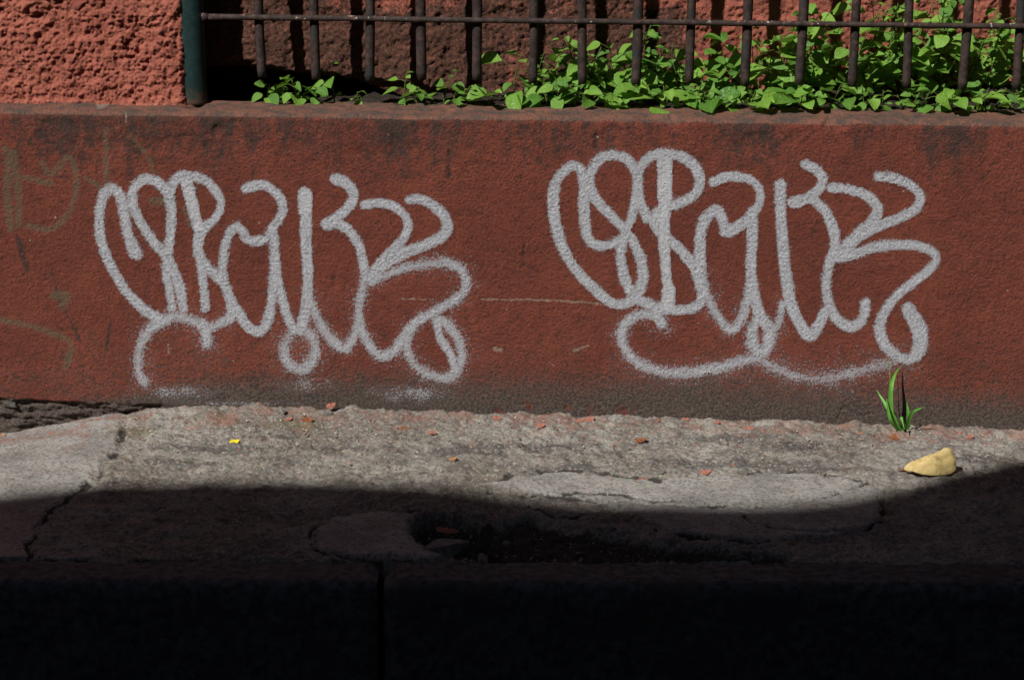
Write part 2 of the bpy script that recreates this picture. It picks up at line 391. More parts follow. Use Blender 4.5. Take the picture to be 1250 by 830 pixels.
tren = sstep(-10, 14, sd_poly(wx, wy, [(585, 640), (640, 632), (700, 640), (760, 650), (800, 662), (900, 668), (960, 672), (960, 684), (590, 684)], 2.4))
def crack(pts, wpx, ys=2.4): return sstep(wpx, wpx * 0.25, dist_poly(wx, wy, catmull(pts, 5), ys))
ck = np.zeros_like(X)
for pts, wd in (([(152, 522), (146, 536), (140, 548), (126, 566), (120, 580)], 9), ([(120, 580), (60, 625), (38, 655), (38, 684)], 5),
                ([(590, 592), (640, 579), (690, 574), (730, 578), (770, 583), (800, 586)], 12), ([(800, 585), (860, 581), (905, 580), (945, 575), (1005, 578), (1052, 588)], 5),
                ([(600, 600), (650, 603), (700, 609), (740, 614), (790, 618), (850, 622), (930, 620)], 5), ([(690, 603), (740, 604), (780, 612), (840, 616)], 9),
                ([(640, 604), (655, 622), (690, 630), (720, 626)], 5), ([(800, 648), (860, 658), (930, 662), (1010, 655), (1070, 640), (1080, 600)], 6),
                ([(1000, 610), (1040, 598), (1064, 588)], 4), ([(385, 668), (420, 681), (470, 684), (540, 680)], 5), ([(0, 682), (120, 684), (300, 682), (390, 680)], 4),
                ([(360, 690), (380, 650), (400, 634), (460, 624), (520, 622)], 5), ([(900, 622), (920, 640), (980, 650), (1065, 648)], 4)):
    ck = np.maximum(ck, crack(pts, wd) * sstep(-0.30, 0.12, fbm(X, Y, 11, 2, 200 + int(pts[0][0]))))
old = np.clip(1 - sA - sB - sC, 0, 1)
Zd = Z0 + 0.006 * fbm(X, Y, 4, 3, 21) + old * (0.012 * fbm(X, Y, 22, 5, 5, 0.65) - 0.005 * sstep(0.1, 0.35, fbm(X, Y, 9, 4, 6)) + 0.003 * billow(X, Y, 60, 3, 8)) \
    + (1 - old) * (0.0012 * fbm(X, Y, 45, 3, 31)) + 0.0012 * fbm(X, Y, 110, 2, 77) + 0.005 * (sB + sC * 1.4) + 0.003 * sA
Zd = Zd - 0.007 * ck - hole * (0.055 + 0.03 * fbm(X, Y, 30, 3, 44)) - tren * (1 - hole) * (0.022 + 0.02 * fbm(X, Y, 26, 4, 55))
# crumbly mortar lip against the wall
lip = sstep(-0.055, -0.005, Y) * sstep(150, 260, PX)
Zd = Zd + lip * (0.003 + 0.012 * fbm(X * 0.7, Y, 22, 5, 61, 0.6)) * sstep(0.02, -0.002, Y)
V = np.stack([X, Y, Zd], 2)
nu, nv = X.shape
skirt = V[:, :1].copy(); skirt[:, 0, 2] = -0.4; V = np.concatenate([skirt, V], 1); nv += 1
pad = lambda A: np.concatenate([A[:, :1], A], 1)
dirt = np.clip(np.maximum(ck, np.maximum(hole, tren * 0.9)), 0, 1)
film = 0 * X
red = sstep(-0.30, -0.02, Y) * 0.55 + 0.25 * sstep(0.2, 0.5, fbm(X, Y, 6, 2, 90))
tone = np.zeros_like(X)
for tx, ty, tw, th_ in ((640, 545, 120, 8), (560, 552, 90, 6), (890, 535, 70, 7), (980, 545, 60, 6), (250, 548, 90, 6), (900, 566, 160, 7), (700, 571, 70, 5), (420, 545, 60, 5), (1180, 560, 60, 8), (230, 566, 60, 4), (1000, 573, 70, 5), (330, 533, 40, 4)):
    tone = np.maximum(tone, 1.0 * np.exp(-((wx - tx) / tw) ** 2 - ((wy - ty) / th_) ** 2))
moss = np.maximum(np.exp(-((PX - 160) / 45) ** 2 - ((PY - 526) / 9) ** 2), 0.9 * np.exp(-((PX - 360) / 60) ** 2 - ((PY - 518) / 8) ** 2))
moss = np.maximum(moss, 0.55 * old * sstep(0.0, 0.5, fbm(X, Y, 9, 2, 12)))
zone = np.stack([pad(np.clip(sA + sB + sC, 0, 1)), pad(dirt), pad(film)], 2).reshape(-1, 3)
stain = np.stack([pad(red), pad(moss), pad(tone)], 2).reshape(-1, 3)
# rubble bed beneath the left end of the wall, where the plaster has fallen
me = mesh_np('pavement', V.reshape(-1, 3), grid_quads(nu, nv), {'zone': zone, 'stain': stain})
pav = tag(link('pavement', me, None, M_PV), 'worn patched concrete footway', kind='structure')

def kerb_stone(x0, x1, seed):
    prof = [(YK + 0.012, -0.2), (YK + 0.002, -0.02), (YK - 0.004, -0.003), (YK - 0.012, 0.0)]
    prof += [(y, 0.0) for y in np.arange(YK - 0.02, -0.898, -0.006)]
    for k in range(1, 7): a = k / 7 * math.pi / 2; prof.append((-0.898 - 0.020 * math.sin(a), -0.020 * (1 - math.cos(a))))
    prof += [(-0.919 - 0.02 * (abs(z) / 0.3), z) for z in np.arange(-0.026, -0.33, -0.007)]
    prof = np.array(prof[::-1])
    xx = np.concatenate([[x0, x0 + 0.003, x0 + 0.008], np.arange(x0 + 0.016, x1 - 0.012, 0.008), [x1 - 0.008, x1 - 0.003, x1]])
    U, Vp = np.meshgrid(xx, np.arange(len(prof)), indexing='ij')
    P = np.stack([U, prof[:, 0][Vp], prof[:, 1][Vp] - 0.004 * U], 2)
    s = np.cumsum(np.r_[0, np.hypot(*np.diff(prof, axis=0).T)])[Vp]
    n = normals(P); h = 0.004 * fbm(U, s, 9, 3, seed) + 0.0035 * fbm(U, s, 45, 4, seed + 5) + 0.002 * billow(U, s, 120, 2, seed + 7)
    edge = np.minimum(U - x0, x1 - U); h = h - 0.012 * sstep(0.02, 0.0, edge + 0.008 * fbm(U, s, 30, 2, seed + 2))
    P = P + n * h[..., None]
    a, b = P.shape[:2]; V = list(P.reshape(-1, 3)); Q = [list(q) for q in grid_quads(a, b)]
    Q.append([i for i in range(b)][::-1]); Q.append([(a - 1) * b + i for i in range(b)])
    me = mesh_py('kerb_stone', V, Q, True)
    o = link('kerb_stone', me, pav, M_KERB); return o
xj = float(gnd(466, 695)[0])
for k, (a, b) in enumerate(((xj - 3.1, xj - 1.52), (xj - 1.51, xj - 0.006), (xj + 0.006, xj + 1.55), (xj + 1.56, xj + 3.1))): kerb_stone(a, b, 100 + 31 * k)

# ------------------------------------------------------------------ plinth wall with the two tags
def cv(x0, y0, s, pts): return [(x0 + s * a, y0 + s * b) for a, b in pts]
A6 = lambda p: cv(90, 180, 0.3857, p); A7 = lambda p: cv(330, 180, 0.3857, p)
A8 = lambda p: cv(650, 160, 0.3976, p); A9 = lambda p: cv(900, 160, 0.3976, p)
def ring(cx, cy, rx, ry): return [(cx + rx * math.cos(t * math.pi / 6), cy + ry * math.sin(t * math.pi / 6)) for t in range(13)]
TAG1 = [(A6([(200, 338), (182, 310), (166, 250), (158, 195), (145, 150), (120, 131), (95, 150), (82, 200), (82, 260), (95, 320), (120, 380), (155, 440), (195, 485), (238, 522), (280, 545)]), 7.6, 3.0),
        (A6([(195, 332), (185, 310)]), 9.5, 2.5),
        (A6([(222, 742), (206, 705), (206, 655), (218, 608), (248, 570), (290, 548), (335, 534), (385, 553), (418, 574), (462, 558), (505, 533)]), 7.2, 5.0),
        (A6([(410, 560), (418, 585), (420, 618)]), 8.5, 4.5),
        (A6([(309, 235), (308, 185), (288, 132), (252, 104), (216, 104), (190, 132), (184, 172), (200, 212), (230, 265), (265, 312), (293, 345), (318, 395), (335, 440), (346, 505)]), 7.4, 3.0),
        (A6([(309, 225), (305, 290), (297, 340), (294, 400), (303, 450), (312, 505)]), 6.6, 3.0),
        (A6([(304, 165), (312, 120), (336, 93), (376, 91), (420, 110), (455, 145), (466, 185), (446, 226), (412, 258), (395, 290), (395, 330), (410, 365), (445, 400), (474, 432), (490, 468), (500, 512), (495, 540)]), 7.4, 3.0),
        (A6([(358, 115), (372, 170), (384, 215), (392, 248)]), 8.6, 2.4), (A6([(403, 360), (411, 440), (417, 508)]), 6.4, 2.8),
        (A6([(474, 430), (472, 370), (480, 310), (495, 270), (516, 250), (535, 264), (546, 288), (575, 296), (608, 286), (632, 250), (656, 215), (662, 175), (640, 145), (600, 119), (545, 130)]), 7.2, 2.8),
        (A6([(474, 420), (490, 460), (515, 512), (545, 558), (580, 583), (606, 563), (624, 500), (633, 430), (636, 350), (630, 258)]), 7.4, 3.4),
        (A7([(8, 250), (16, 330), (22, 400), (36, 470), (56, 540), (75, 578)]), 6.8, 3.2), (A7(ring(94, 640, 50, 62)), 8.2, 5.5),
        (A7([(110, 146), (112, 220), (113, 300), (119, 380), (118, 450), (110, 520), (95, 578)]), 7.6, 3.0), (A7([(110, 148), (111, 200)]), 8.6, 2.4),
        (A7([(118, 455), (140, 520), (170, 578), (205, 618), (235, 636), (256, 612), (275, 572)]), 7.2, 4.5),
        (A7([(212, 102), (240, 115), (262, 145), (255, 178), (225, 210), (192, 234), (178, 242)]), 7.8, 2.6), (A7([(182, 240), (200, 236)]), 9.5, 2.6),
        (A7([(190, 238), (220, 244), (252, 266), (280, 310), (295, 370), (300, 412)]), 7.2, 2.8), (A7([(206, 100), (222, 106)]), 9.0, 2.6),
        (A7([(300, 410), (285, 470), (279, 530), (290, 580), (318, 630), (350, 660), (385, 650), (410, 620), (430, 582), (470, 546), (520, 521), (570, 492), (610, 460), (621, 430), (605, 391), (565, 369), (500, 368), (430, 380), (370, 400), (318, 425)]), 7.2, 4.0),
        (A7([(298, 182), (345, 175), (395, 190), (430, 225), (432, 265), (402, 310), (352, 360), (315, 410)]), 7.0, 2.6),
        (A7([(440, 165), (480, 165), (525, 190), (556, 230), (556, 268), (520, 295), (460, 320), (410, 340), (360, 370), (320, 415)]), 7.8, 2.6),
        (A7([(528, 545), (560, 562), (595, 610), (606, 660), (590, 706), (555, 728), (510, 720), (465, 695), (436, 650), (434, 610), (452, 565)]), 7.6, 5.0),
        (A7([(528, 545), (536, 600), (566, 645), (582, 690)]), 6.2, 3.5)]
TAG2 = [(A8([(266, 334), (236, 350), (195, 350), (170, 325), (160, 270), (158, 200), (156, 150), (145, 115), (120, 108), (90, 130), (68, 170), (64, 220), (70, 280), (86, 340), (115, 400), (155, 450), (200, 495), (240, 525), (282, 530), (312, 512), (336, 468), (336, 410), (320, 360), (290, 310), (250, 270), (210, 228), (182, 188), (174, 145), (190, 105), (225, 76), (265, 76), (300, 95), (320, 140), (320, 190), (306, 260), (285, 310), (270, 370), (275, 420), (290, 470), (315, 508), (350, 528), (400, 546), (450, 550), (500, 540), (520, 510), (510, 450), (485, 400), (440, 350), (400, 320), (378, 292), (374, 265), (392, 240), (440, 225), (490, 200), (514, 160), (505, 120), (470, 86), (420, 71), (370, 76), (336, 105), (324, 150), (330, 210), (352, 268)]), 7.4, 3.0),
        (A8([(405, 98), (406, 150), (405, 205)]), 10.5, 2.0), (A8([(405, 205), (403, 280), (405, 350), (410, 430), (418, 500), (415, 545)]), 7.6, 2.4), (A8([(418, 490), (416, 535)]), 9.5, 2.4),
        (A8([(396, 592), (384, 570), (345, 563), (300, 575), (275, 610), (276, 650), (300, 690), (350, 725), (430, 741), (520, 736), (600, 720), (680, 695)]), 7.6, 4.5), (A8([(380, 565), (395, 592)]), 7.5, 2.5),
        (A8([(556, 156), (600, 140), (630, 142), (669, 150)]) + A9([(70, 185), (66, 225), (45, 255), (18, 280), (-14, 298), (-40, 310)]), 7.0, 2.6),
        (A8([(516, 430), (514, 360), (520, 300), (540, 258), (570, 246), (585, 280), (600, 313), (632, 295), (662, 270)]), 7.8, 2.8),
        (A8([(516, 430), (535, 500), (565, 560), (605, 610), (635, 590), (655, 540), (668, 480)]), 7.4, 4.0),
        (A9([(44, 255), (46, 330), (42, 400), (45, 470), (60, 540), (75, 582)]), 8.0, 3.0), (A9(ring(72, 630, 27, 50)), 8.4, 4.0),
        (A9([(48, 698), (82, 704), (130, 735), (200, 756), (280, 756), (360, 740), (430, 722), (490, 705)]), 6.4, 8.0), (A9([(140, 530), (126, 590), (108, 612)]), 6.0, 5.0),
        (A9([(132, 165), (132, 240), (138, 330), (146, 420), (160, 510), (185, 580), (220, 628), (246, 602), (270, 555)]), 7.8, 3.2),
        (A9([(208, 103), (240, 118), (262, 146), (250, 180), (215, 202), (178, 220)]), 7.6, 2.6), (A9([(172, 218), (195, 215)]), 9.0, 2.6),
        (A9([(190, 212), (230, 210), (265, 240), (290, 290), (300, 350), (285, 400), (272, 460), (278, 520), (300, 570), (340, 600), (375, 590), (390, 560), (393, 525)]), 7.4, 3.0),
        (A9([(288, 174), (340, 180), (395, 197), (430, 235), (416, 275), (370, 315), (322, 365), (310, 388)]), 7.6, 2.6),
        (A9([(433, 139), (480, 145), (530, 165), (562, 200), (546, 240), (500, 265), (440, 290), (380, 320), (330, 368)]), 7.0, 2.8),
        (A9([(322, 390), (380, 370), (450, 352), (520, 350), (582, 360), (611, 390), (590, 425), (540, 465), (490, 505), (455, 550), (438, 600), (450, 650), (490, 690), (530, 700), (562, 680), (572, 630), (562, 590), (540, 556), (522, 542)]), 7.2, 3.4),
        (A9([(524, 545), (545, 590), (560, 640), (550, 690)]), 9.6, 3.0)]
OLD = [(cv(0, 160, 0.41, p), r) for p, r in (([(15, 50), (25, 100), (20, 180), (30, 290)], 6), ([(35, 60), (50, 140), (55, 200), (55, 280)], 6), ([(40, 130), (100, 145), (150, 155)], 5),
        ([(125, 95), (150, 130), (175, 105), (205, 80), (225, 130), (222, 200), (190, 265), (140, 295), (85, 285)], 5), ([(315, 0), (315, 90), (318, 160)], 5),
        ([(0, 565), (70, 575), (150, 600), (205, 625), (210, 660), (195, 700)], 5), ([(160, 490), (200, 490), (185, 520)], 6), ([(255, 140), (290, 165), (300, 180)], 4))]
OLD += [([(160, 165), (178, 188), (188, 210)], 3), ([(185, 245), (210, 246)], 6), ([(225, 255), (232, 275)], 4)]
DARKS = [([(62, 330), (70, 360), (100, 420), (118, 436)], 3), ([(134, 395), (130, 428)], 3), ([(20, 290), (34, 330)], 6), ([(668, 262), (672, 275)], 3), ([(640, 300), (639, 325)], 2.2), ([(408, 338), (409, 349)], 4),
         ([(236, 272), (238, 280)], 4), ([(728, 165), (727, 180)], 4), ([(1022, 510), (1030, 496), (1050, 508), (1062, 505)], 1.6), ([(548, 185), (549, 215)], 3)]
PALE = [([(588, 366), (660, 366), (720, 370), (745, 373)], 1.4), ([(700, 428), (718, 422)], 2.0), ([(604, 426), (612, 428)], 3), ([(670, 442), (676, 446)], 1.6), ([(490, 365), (520, 366)], 1.0), ([(153, 137), (154, 150)], 1.6),
        ([(120, 130), (130, 128)], 4), ([(205, 420), (206, 432)], 1.5), ([(400, 415), (404, 417)], 1.5)]

RB = 0.016
def plinth_profile():
    p = [(0.0, z) for z in np.arange(-0.10, 0.6623 - RB, 0.0031)]
    p += [(RB * (1 - math.cos(a)), 0.6623 - RB + RB * math.sin(a)) for a in np.linspace(0.1, math.pi / 2, 7)]
    p += [(y, 0.6623) for y in np.arange(RB + 0.004, 0.15, 0.004)] + [(0.15, 0.60), (0.15, 0.3)]
    return np.array(p)
prof = plinth_profile(); xs = axis(-5, -1.22, 1.22, 5, 0.0031)
U, I = np.meshgrid(xs, np.arange(len(prof)), indexing='ij')
PYf = prof[:, 0][I]; PZ = prof[:, 1][I]
P = np.stack([U, PYf, PZ - 0.0123 * U * sstep(0.0, 0.66, PZ)], 2)
S = np.cumsum(np.r_[0, np.hypot(*np.diff(prof, axis=0).T)])[I]
GX, GY = proj(P); N = normals(P)
gx = GX + 2.0 * fbm(U, S, 60, 4, 400, 0.7); gy = GY + 2.0 * fbm(U, S, 60, 4, 401, 0.7)
h = 0.0045 * fbm(U, S, 3.5, 3, 300) + 0.0020 * fbm(U, S, 24, 5, 303, 0.6) + 0.0007 * fbm(U, S, 120, 2, 306)
top = sstep(0.628, 0.655, PZ)                                # worn edge, flaked patches below it
h = h + top * (0.005 * fbm(U, S, 16, 4, 320)) - 0.008 * sstep(0.30, 0.5, fbm(U, S, 11, 3, 330)) * top
fl = sstep(0.16, 0.24, fbm(U, S, 8, 4, 340)) * sstep(0.50, 0.60, PZ) * sstep(0.66, 0.64, PZ); h = h - 0.0022 * fl
fl2 = sstep(0.05, 0.22, fbm(U, S, 22, 5, 345, 0.65)) * sstep(0.03, 0.0, PZ - zjoin(U) - 0.01) * sstep(560, 640, GX) * sstep(820, 740, GX); h = h - 0.003 * fl2
for pts, r in DARKS[3:]: h = h - 0.003 * sstep(r, r * 0.3, dist_poly(gx, gy, pts))
h = h - 0.0025 * sstep(9, 2, dist_poly(gx, gy, [(258, 165), (275, 152), (290, 146)])) * (GY > 145)
# plaster fallen away at the foot on the left: rough masonry shows
foot = np.interp(GX, [-900, 0, 40, 110, 200, 260], [486, 486, 489, 492, 494, 503]) + 2.5 * fbm(U, S, 30, 3, 350)
exp_ = sstep(-1.5, 2.0, GY - foot) * sstep(235, 170, GX) * (PYf < 0.001)
h = h * (1 - exp_) + exp_ * (-0.010 + 0.026 * fbm(U * 0.4, S, 34, 5, 355, 0.65))
P = P + N * h[..., None]
sig = np.zeros_like(U)
def field(strokes):
    A = np.zeros_like(U)
    for pts, r, soft in strokes:
        c = catmull(pts, 5); d = dist_poly(gx, gy, c); soft_in = soft; hot = 1.32 if soft < 2.45 else 1.0; nf = fbm(U, S, 6, 2, 430 + int(r * 10)); r = r * (0.84 + 0.22 * nf); soft = soft * (1.25 if soft < 3.9 else 1.9) * (1 + 0.5 * fbm(U, S, 8, 2, 440))
        core = np.clip(0.5 + (r + 0.4 - d) / (2.0 * soft), 0, 1) * hot
        halo = (0.31 if soft_in < 3.9 else 0.42) * np.exp(-np.maximum(d - r, 0) / (soft * 2.6)) * (d < 60)
        A = np.maximum(A, np.maximum(core, halo))
    return A
spray1 = field(TAG1); spray2 = field(TAG2)
over = np.maximum(0.54 * np.exp(-((GX - 215) / 60) ** 2 - ((GY - 478) / 13) ** 2), 0.52 * np.exp(-((GX - 505) / 75) ** 2 - ((GY - 480) / 14) ** 2))
over = np.maximum(over, 0.48 * np.exp(-((GX - 375) / 50) ** 2 - ((GY - 468) / 14) ** 2))
over = np.maximum(over, 0.48 * np.exp(-((GX - 290) / 100) ** 2 - ((GY - 492) / 4) ** 2))
spray = np.maximum(np.maximum(spray1, spray2), over) * (PYf < 0.002)
fade = np.zeros_like(U)
for pts, r in OLD: fade = np.maximum(fade, np.clip(0.5 + (r - dist_poly(gx, gy, catmull(pts, 5))) / 7, 0, 1) * 0.85)
pale = np.zeros_like(U)
for pts, r in PALE: pale = np.maximum(pale, sstep(r + 1.2, r * 0.4, dist_poly(gx, gy, pts)))
gr = 0.80 * sstep(0.47, 0.66, PZ) * (0.55 + 0.9 * fbm(U, 0 * S, 7, 3, 500)) + 0.16 * sstep(0.15, -0.35, U) * sstep(0.3, 0.6, PZ)
gr = gr + 0.16
for pts, r in DARKS: gr = np.maximum(gr, 0.72 * sstep(r + 2.5, r * 0.2, dist_poly(gx, gy, pts)))
base = zjoin(U) + 0.014
hgt = np.interp(GX, [-600, 0, 150, 330, 480, 620, 760, 950, 1120, 1250, 1700], [0.02, 0.02, 0.035, 0.06, 0.075, 0.075, 0.085, 0.085, 0.075, 0.07, 0.07])
splash = np.clip(1.0 - (PZ - base) / (hgt * 1.75), 0, 1.1) * (1 - 0.85 * fl2); splash = np.maximum(splash, exp_ * 1.6)
splash = np.maximum(splash, 0.34 * sstep(0.30, 0.02, PZ))
dust = sstep(0.66 - 0.010, 0.66 - 0.001, PZ)
paint = np.stack([spray, fade, pale], 2).reshape(-1, 3); stn = np.stack([gr, splash, dust], 2).reshape(-1, 3)
me = mesh_np('plinth_wall', P.reshape(-1, 3), grid_quads(*U.shape), {'paint': paint, 'stain': stn})
plinth = tag(link('plinth_wall', me, None, M_PL), 'low terracotta painted plinth wall with silver graffiti along the pavement', 'wall')
# the two tags: the coat of spray paint itself, a skin just proud of the render
Q = grid_quads(*U.shape)
for fld, lab in ((spray1, 'silver spray painted tag beside the faded brown scrawl'), (spray2, 'silver spray painted tag above the grass tuft')):
    on = (fld * (PYf < 0.002)).ravel()[Q].max(1) > 0.52; q = Q[on]; ids, inv = np.unique(q.ravel(), return_inverse=True)
    Vt = (P + N * 0.0006).reshape(-1, 3)[ids]
    m2 = mesh_np('graffiti_tag', Vt, inv.reshape(-1, 4), {'paint': paint[ids], 'stain': stn[ids]})
    tag(link('graffiti_tag', m2, plinth, M_PL), lab)

# ------------------------------------------------------------------ rough walls above the ledge
xr = float(onY(226, 60, 0.12)[0])
zz = axis(0.655, 0.655, 1.05, 5.5, 0.0026)
xs = np.concatenate([axis(-5, -1.2, xr - 0.012, xr - 0.012, 0.0026), xr - 0.012 + 0.012 * np.sin(np.linspace(0.25, math.pi / 2, 6))])
U, Zg = np.meshgrid(xs, zz, indexing='ij')
Yw = 0.098 + 0.012 * (1 - np.cos(np.clip((U - xr + 0.012) / 0.012, 0, 1) * math.pi / 2))
P = np.stack([U, Yw, Zg], 2)
def roughcast(U, Zg, seed, amp):
    lum = billow(U, Zg, 55, 4, seed, 0.75); pit = sstep(0.16, 0.50, fbm(U, Zg, 18, 5, seed + 50, 0.7)) * sstep(-0.15, 0.35, fbm(U, Zg, 7, 2, seed + 70))
    return amp * (1.0 * lum + 1.0 * fbm(U, Zg, 26, 5, seed + 9, 0.74) + 0.5 * fbm(U, Zg, 9, 2, seed + 19) - 0.9 * pit), pit
h, pit = roughcast(U, Zg, 700, 0.015)
h = h + 0.010 * sstep(0.69, 0.655, Zg)
P[..., 1] -= h
side = P[-1:].repeat(2, 0).copy(); side[0, :, 1] = 0.16; side[1, :, 1] = 0.40; P = np.concatenate([P, side], 0); pit = np.concatenate([pit, pit[-2:]], 0)
st = np.stack([0.12 + 0.2 * pit, pit * 0.62, 0 * pit], 2).reshape(-1, 3)
me = mesh_np('rendered_wall', P.reshape(-1, 3), grid_quads(*P.shape[:2]), {'stain': st})
tag(link('rendered_wall', me, None, M_RC), 'coarse salmon roughcast wall ending at the green post', 'wall')

BW = np.array([(-2, 0.10), (-0.622, 0.201), (-0.459, 0.22), (-0.335, 0.231), (-0.212, 0.243), (0.055, 0.290), (0.314, 0.335), (0.58, 0.385), (0.727, 0.418), (1.2, 0.51), (5, 1.2)])
def ybw(x): return np.interp(x, BW[:, 0], BW[:, 1])
xs = axis(xr - 0.05, xr - 0.05, 1.3, 5, 0.0038); zz = axis(0.55, 0.60, 1.05, 5.5, 0.0036)
U, Zg = np.meshgrid(xs, zz, indexing='ij')
h, pit = roughcast(U, Zg, 900, 0.011)
P = np.stack([U, ybw(U) - h + 0.004, Zg], 2); bx, by = proj(P)
# hollow added at the foot behind the first bars, shaped to keep it in shade
cut = np.interp(bx, [200, 297, 365, 432, 470, 520], [84, 84, 91, 99, 112, 130]) + 3 * fbm(U, Zg, 40, 3, 905)
P[..., 1] += 0.16 * sstep(-2, 2, by - cut) * sstep(520, 480, bx)
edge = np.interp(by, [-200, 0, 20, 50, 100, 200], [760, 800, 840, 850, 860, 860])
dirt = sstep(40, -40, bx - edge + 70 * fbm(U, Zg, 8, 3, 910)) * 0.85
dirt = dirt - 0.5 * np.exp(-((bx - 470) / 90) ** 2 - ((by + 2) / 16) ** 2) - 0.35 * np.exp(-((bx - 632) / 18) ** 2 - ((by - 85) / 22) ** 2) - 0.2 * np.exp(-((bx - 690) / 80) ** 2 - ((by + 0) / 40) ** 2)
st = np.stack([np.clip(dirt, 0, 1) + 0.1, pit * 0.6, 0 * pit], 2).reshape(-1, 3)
me = mesh_np('rendered_wall', P.reshape(-1, 3), grid_quads(*U.shape), {'stain': st})
tag(link('rendered_wall', me, None, M_RC), 'soot stained roughcast wall set back behind the iron bars', 'wall')

# soil bed between ledge and back wall
xs = np.arange(xr, 1.6, 0.008); tt = np.linspace(0, 1, 46)
U, T = np.meshgrid(xs, tt, indexing='ij'); Yb = 0.112 + T * (ybw(U) + 0.02 + 0.16 * (U < -0.15) - 0.112)
Zs = ztop(U) - 0.004 - 0.02 * sstep(-0.3, -0.5, U) + 0.012 * fbm(U, Yb, 14, 4, 950) + 0.010 * sstep(0.0, 0.1, T) * fbm(U, Yb, 40, 3, 960) + 0.004 * sstep(0, .3, T) - 0.02 * sstep(0.08, 0.0, T)
me = mesh_np('soil', np.stack([U, Yb, Zs], 2).reshape(-1, 3), grid_quads(*U.shape))
tag(link('soil', me, None, M_SOIL), 'dark soil bed behind the ledge', kind='structure')

# ------------------------------------------------------------------ railing
YB = 0.13
rail_root = tag(empty('railing', (float(onY(235, 100, YB)[0]), YB, 0.66)), 'rusty iron railing of round bars with a dark green end post', 'railing')
def child(name, mb, mat, root, smooth=True):
    me = mb.mesh(name, smooth); me.transform(Matrix.Translation(-root.location)); return link(name, me, root, mat)
R = random.Random(4)
px_ = onY(236, 100, YB); rp = 16.3 / F * 4.66
mb = MB(); z0 = float(ztop(px_[0])) - 0.003
mb.tube([(px_[0], YB, z0 + k) for k in (0, 0.006, 0.02, 0.1, 0.3, 0.7, 1.2)], [rp * 1.03, rp * 1.02, rp, rp, rp, rp, rp], 28)
po = child('post', mb, M_POST, rail_root)
rail_pts = [onY(252 + 40 * k, 21.0 + 40 * k * 0.0118, YB - 0.014) for k in range(0, 30)]
mb = MB(); rr = np.random.RandomState(3)
mb.tube([Vector(p) + Vector((0, 0, rr.uniform(-.0006, .0006))) for p in rail_pts], [0.0062 + rr.uniform(-.0004, .0004) for _ in rail_pts], 10)
child('rail', mb, M_RAIL, rail_root)
mb = MB(); mb.tube([onY(247, 21, YB - 0.013), onY(254, 21, YB - 0.014)], [0.009, 0.0075], 10); child('weld', mb, M_RAIL, rail_root)
BARS = [320, 386, 451, 515, 582, 650, 711, 776, 841, 909, 975, 1040, 1107, 1174, 1241, 1308, 1375]
for i, b in enumerate(BARS):
    lean = R.uniform(-1.5, 1.5) * 0.0008; foot_y = 96 + (b - 320) * 0.013 + R.uniform(-2, 2)
    p0 = onY(b, foot_y, YB); mb = MB(); rad = (5.7 + R.uniform(-0.3, 0.4)) / F * 4.66; mb.v = []
    n = 12; pts = [(p0[0] + lean * k + R.uniform(-.0004, .0004), YB + R.uniform(-.0004, .0004), p0[2] + (1.55 - p0[2]) * (k / n) ** 1.6) for k in range(n + 1)]
    mb.tube(pts, [rad * 0.9] + [rad * R.uniform(0.95, 1.05) for _ in range(n)], 12)
    child('bar', mb, M_BAR, rail_root)
mb = MB(); mb.tube([(px_[0], YB, 1.5), (1.5, YB, 1.48)], 0.010, 10); child('rail', mb, M_RAIL, rail_root)

# ------------------------------------------------------------------ weeds
def leaf_mesh(name, wid, fold, curl, tip, wob, seed):
    r = np.random.RandomState(seed); nu, nv = 8, 5; V = []; Fc = []
    for i in range(nu):
        u = i / (nu - 1); wd = wid * (math.sin(math.pi * min(1, u ** tip)) ** 0.75 if 0 < u < 1 else 0.0) + (0.012 if u == 0 else 0)
        for j in range(nv):
            v = (j / (nv - 1) - 0.5) * 2
            V.append((v * wd, u + 0.05 * abs(v) * (1 - u) * -0.6, abs(v) ** 1.3 * wd * fold - curl * u * u + wob * math.sin(5 * u + 2.2 * v + seed) * (0.3 + abs(v)) * 0.5 + r.uniform(-.006, .006)))
    for i in range(nu - 1):
        for j in range(nv - 1): a = i * nv + j; Fc.append([a, a + 1, a + nv + 1, a + nv])
    me = mesh_py(name, V, Fc, True); me.materials.append(M_LEAF); return me
LEAF = [leaf_mesh('leaf', wd, fo, cu, ti, wo, s) for s, (wd, fo, cu, ti, wo) in enumerate(((0.36, 0.30, 0.22, 0.72, 0.03), (0.42, 0.15, 0.12, 0.66, 0.05), (0.31, 0.45, 0.35, 0.76, 0.03),
        (0.46, 0.22, 0.28, 0.60, 0.06), (0.38, 0.55, 0.10, 0.70, 0.04), (0.34, 0.10, 0.45, 0.74, 0.07)))]
SUNV = Vector((-SUN[0], -SUN[1], -SUN[2])).normalized()
def put_leaf(root, base, direction, nrm, size, R):
    y = direction.normalized(); z = (nrm - y * nrm.dot(y)).normalized(); x = y.cross(z)
    m = Matrix((x, y, z)).transposed().to_4x4()
    o = link('leaf', R.choice(LEAF), root); k = size
    o.matrix_local = Matrix.Translation(base - root.location) @ m @ Matrix.Diagonal((k * R.uniform(0.9, 1.12), k, k, 1)); return o
def safe(p, gap):
    q = p.copy(); q.y = min(q.y, float(ybw(q.x)) - gap); return q
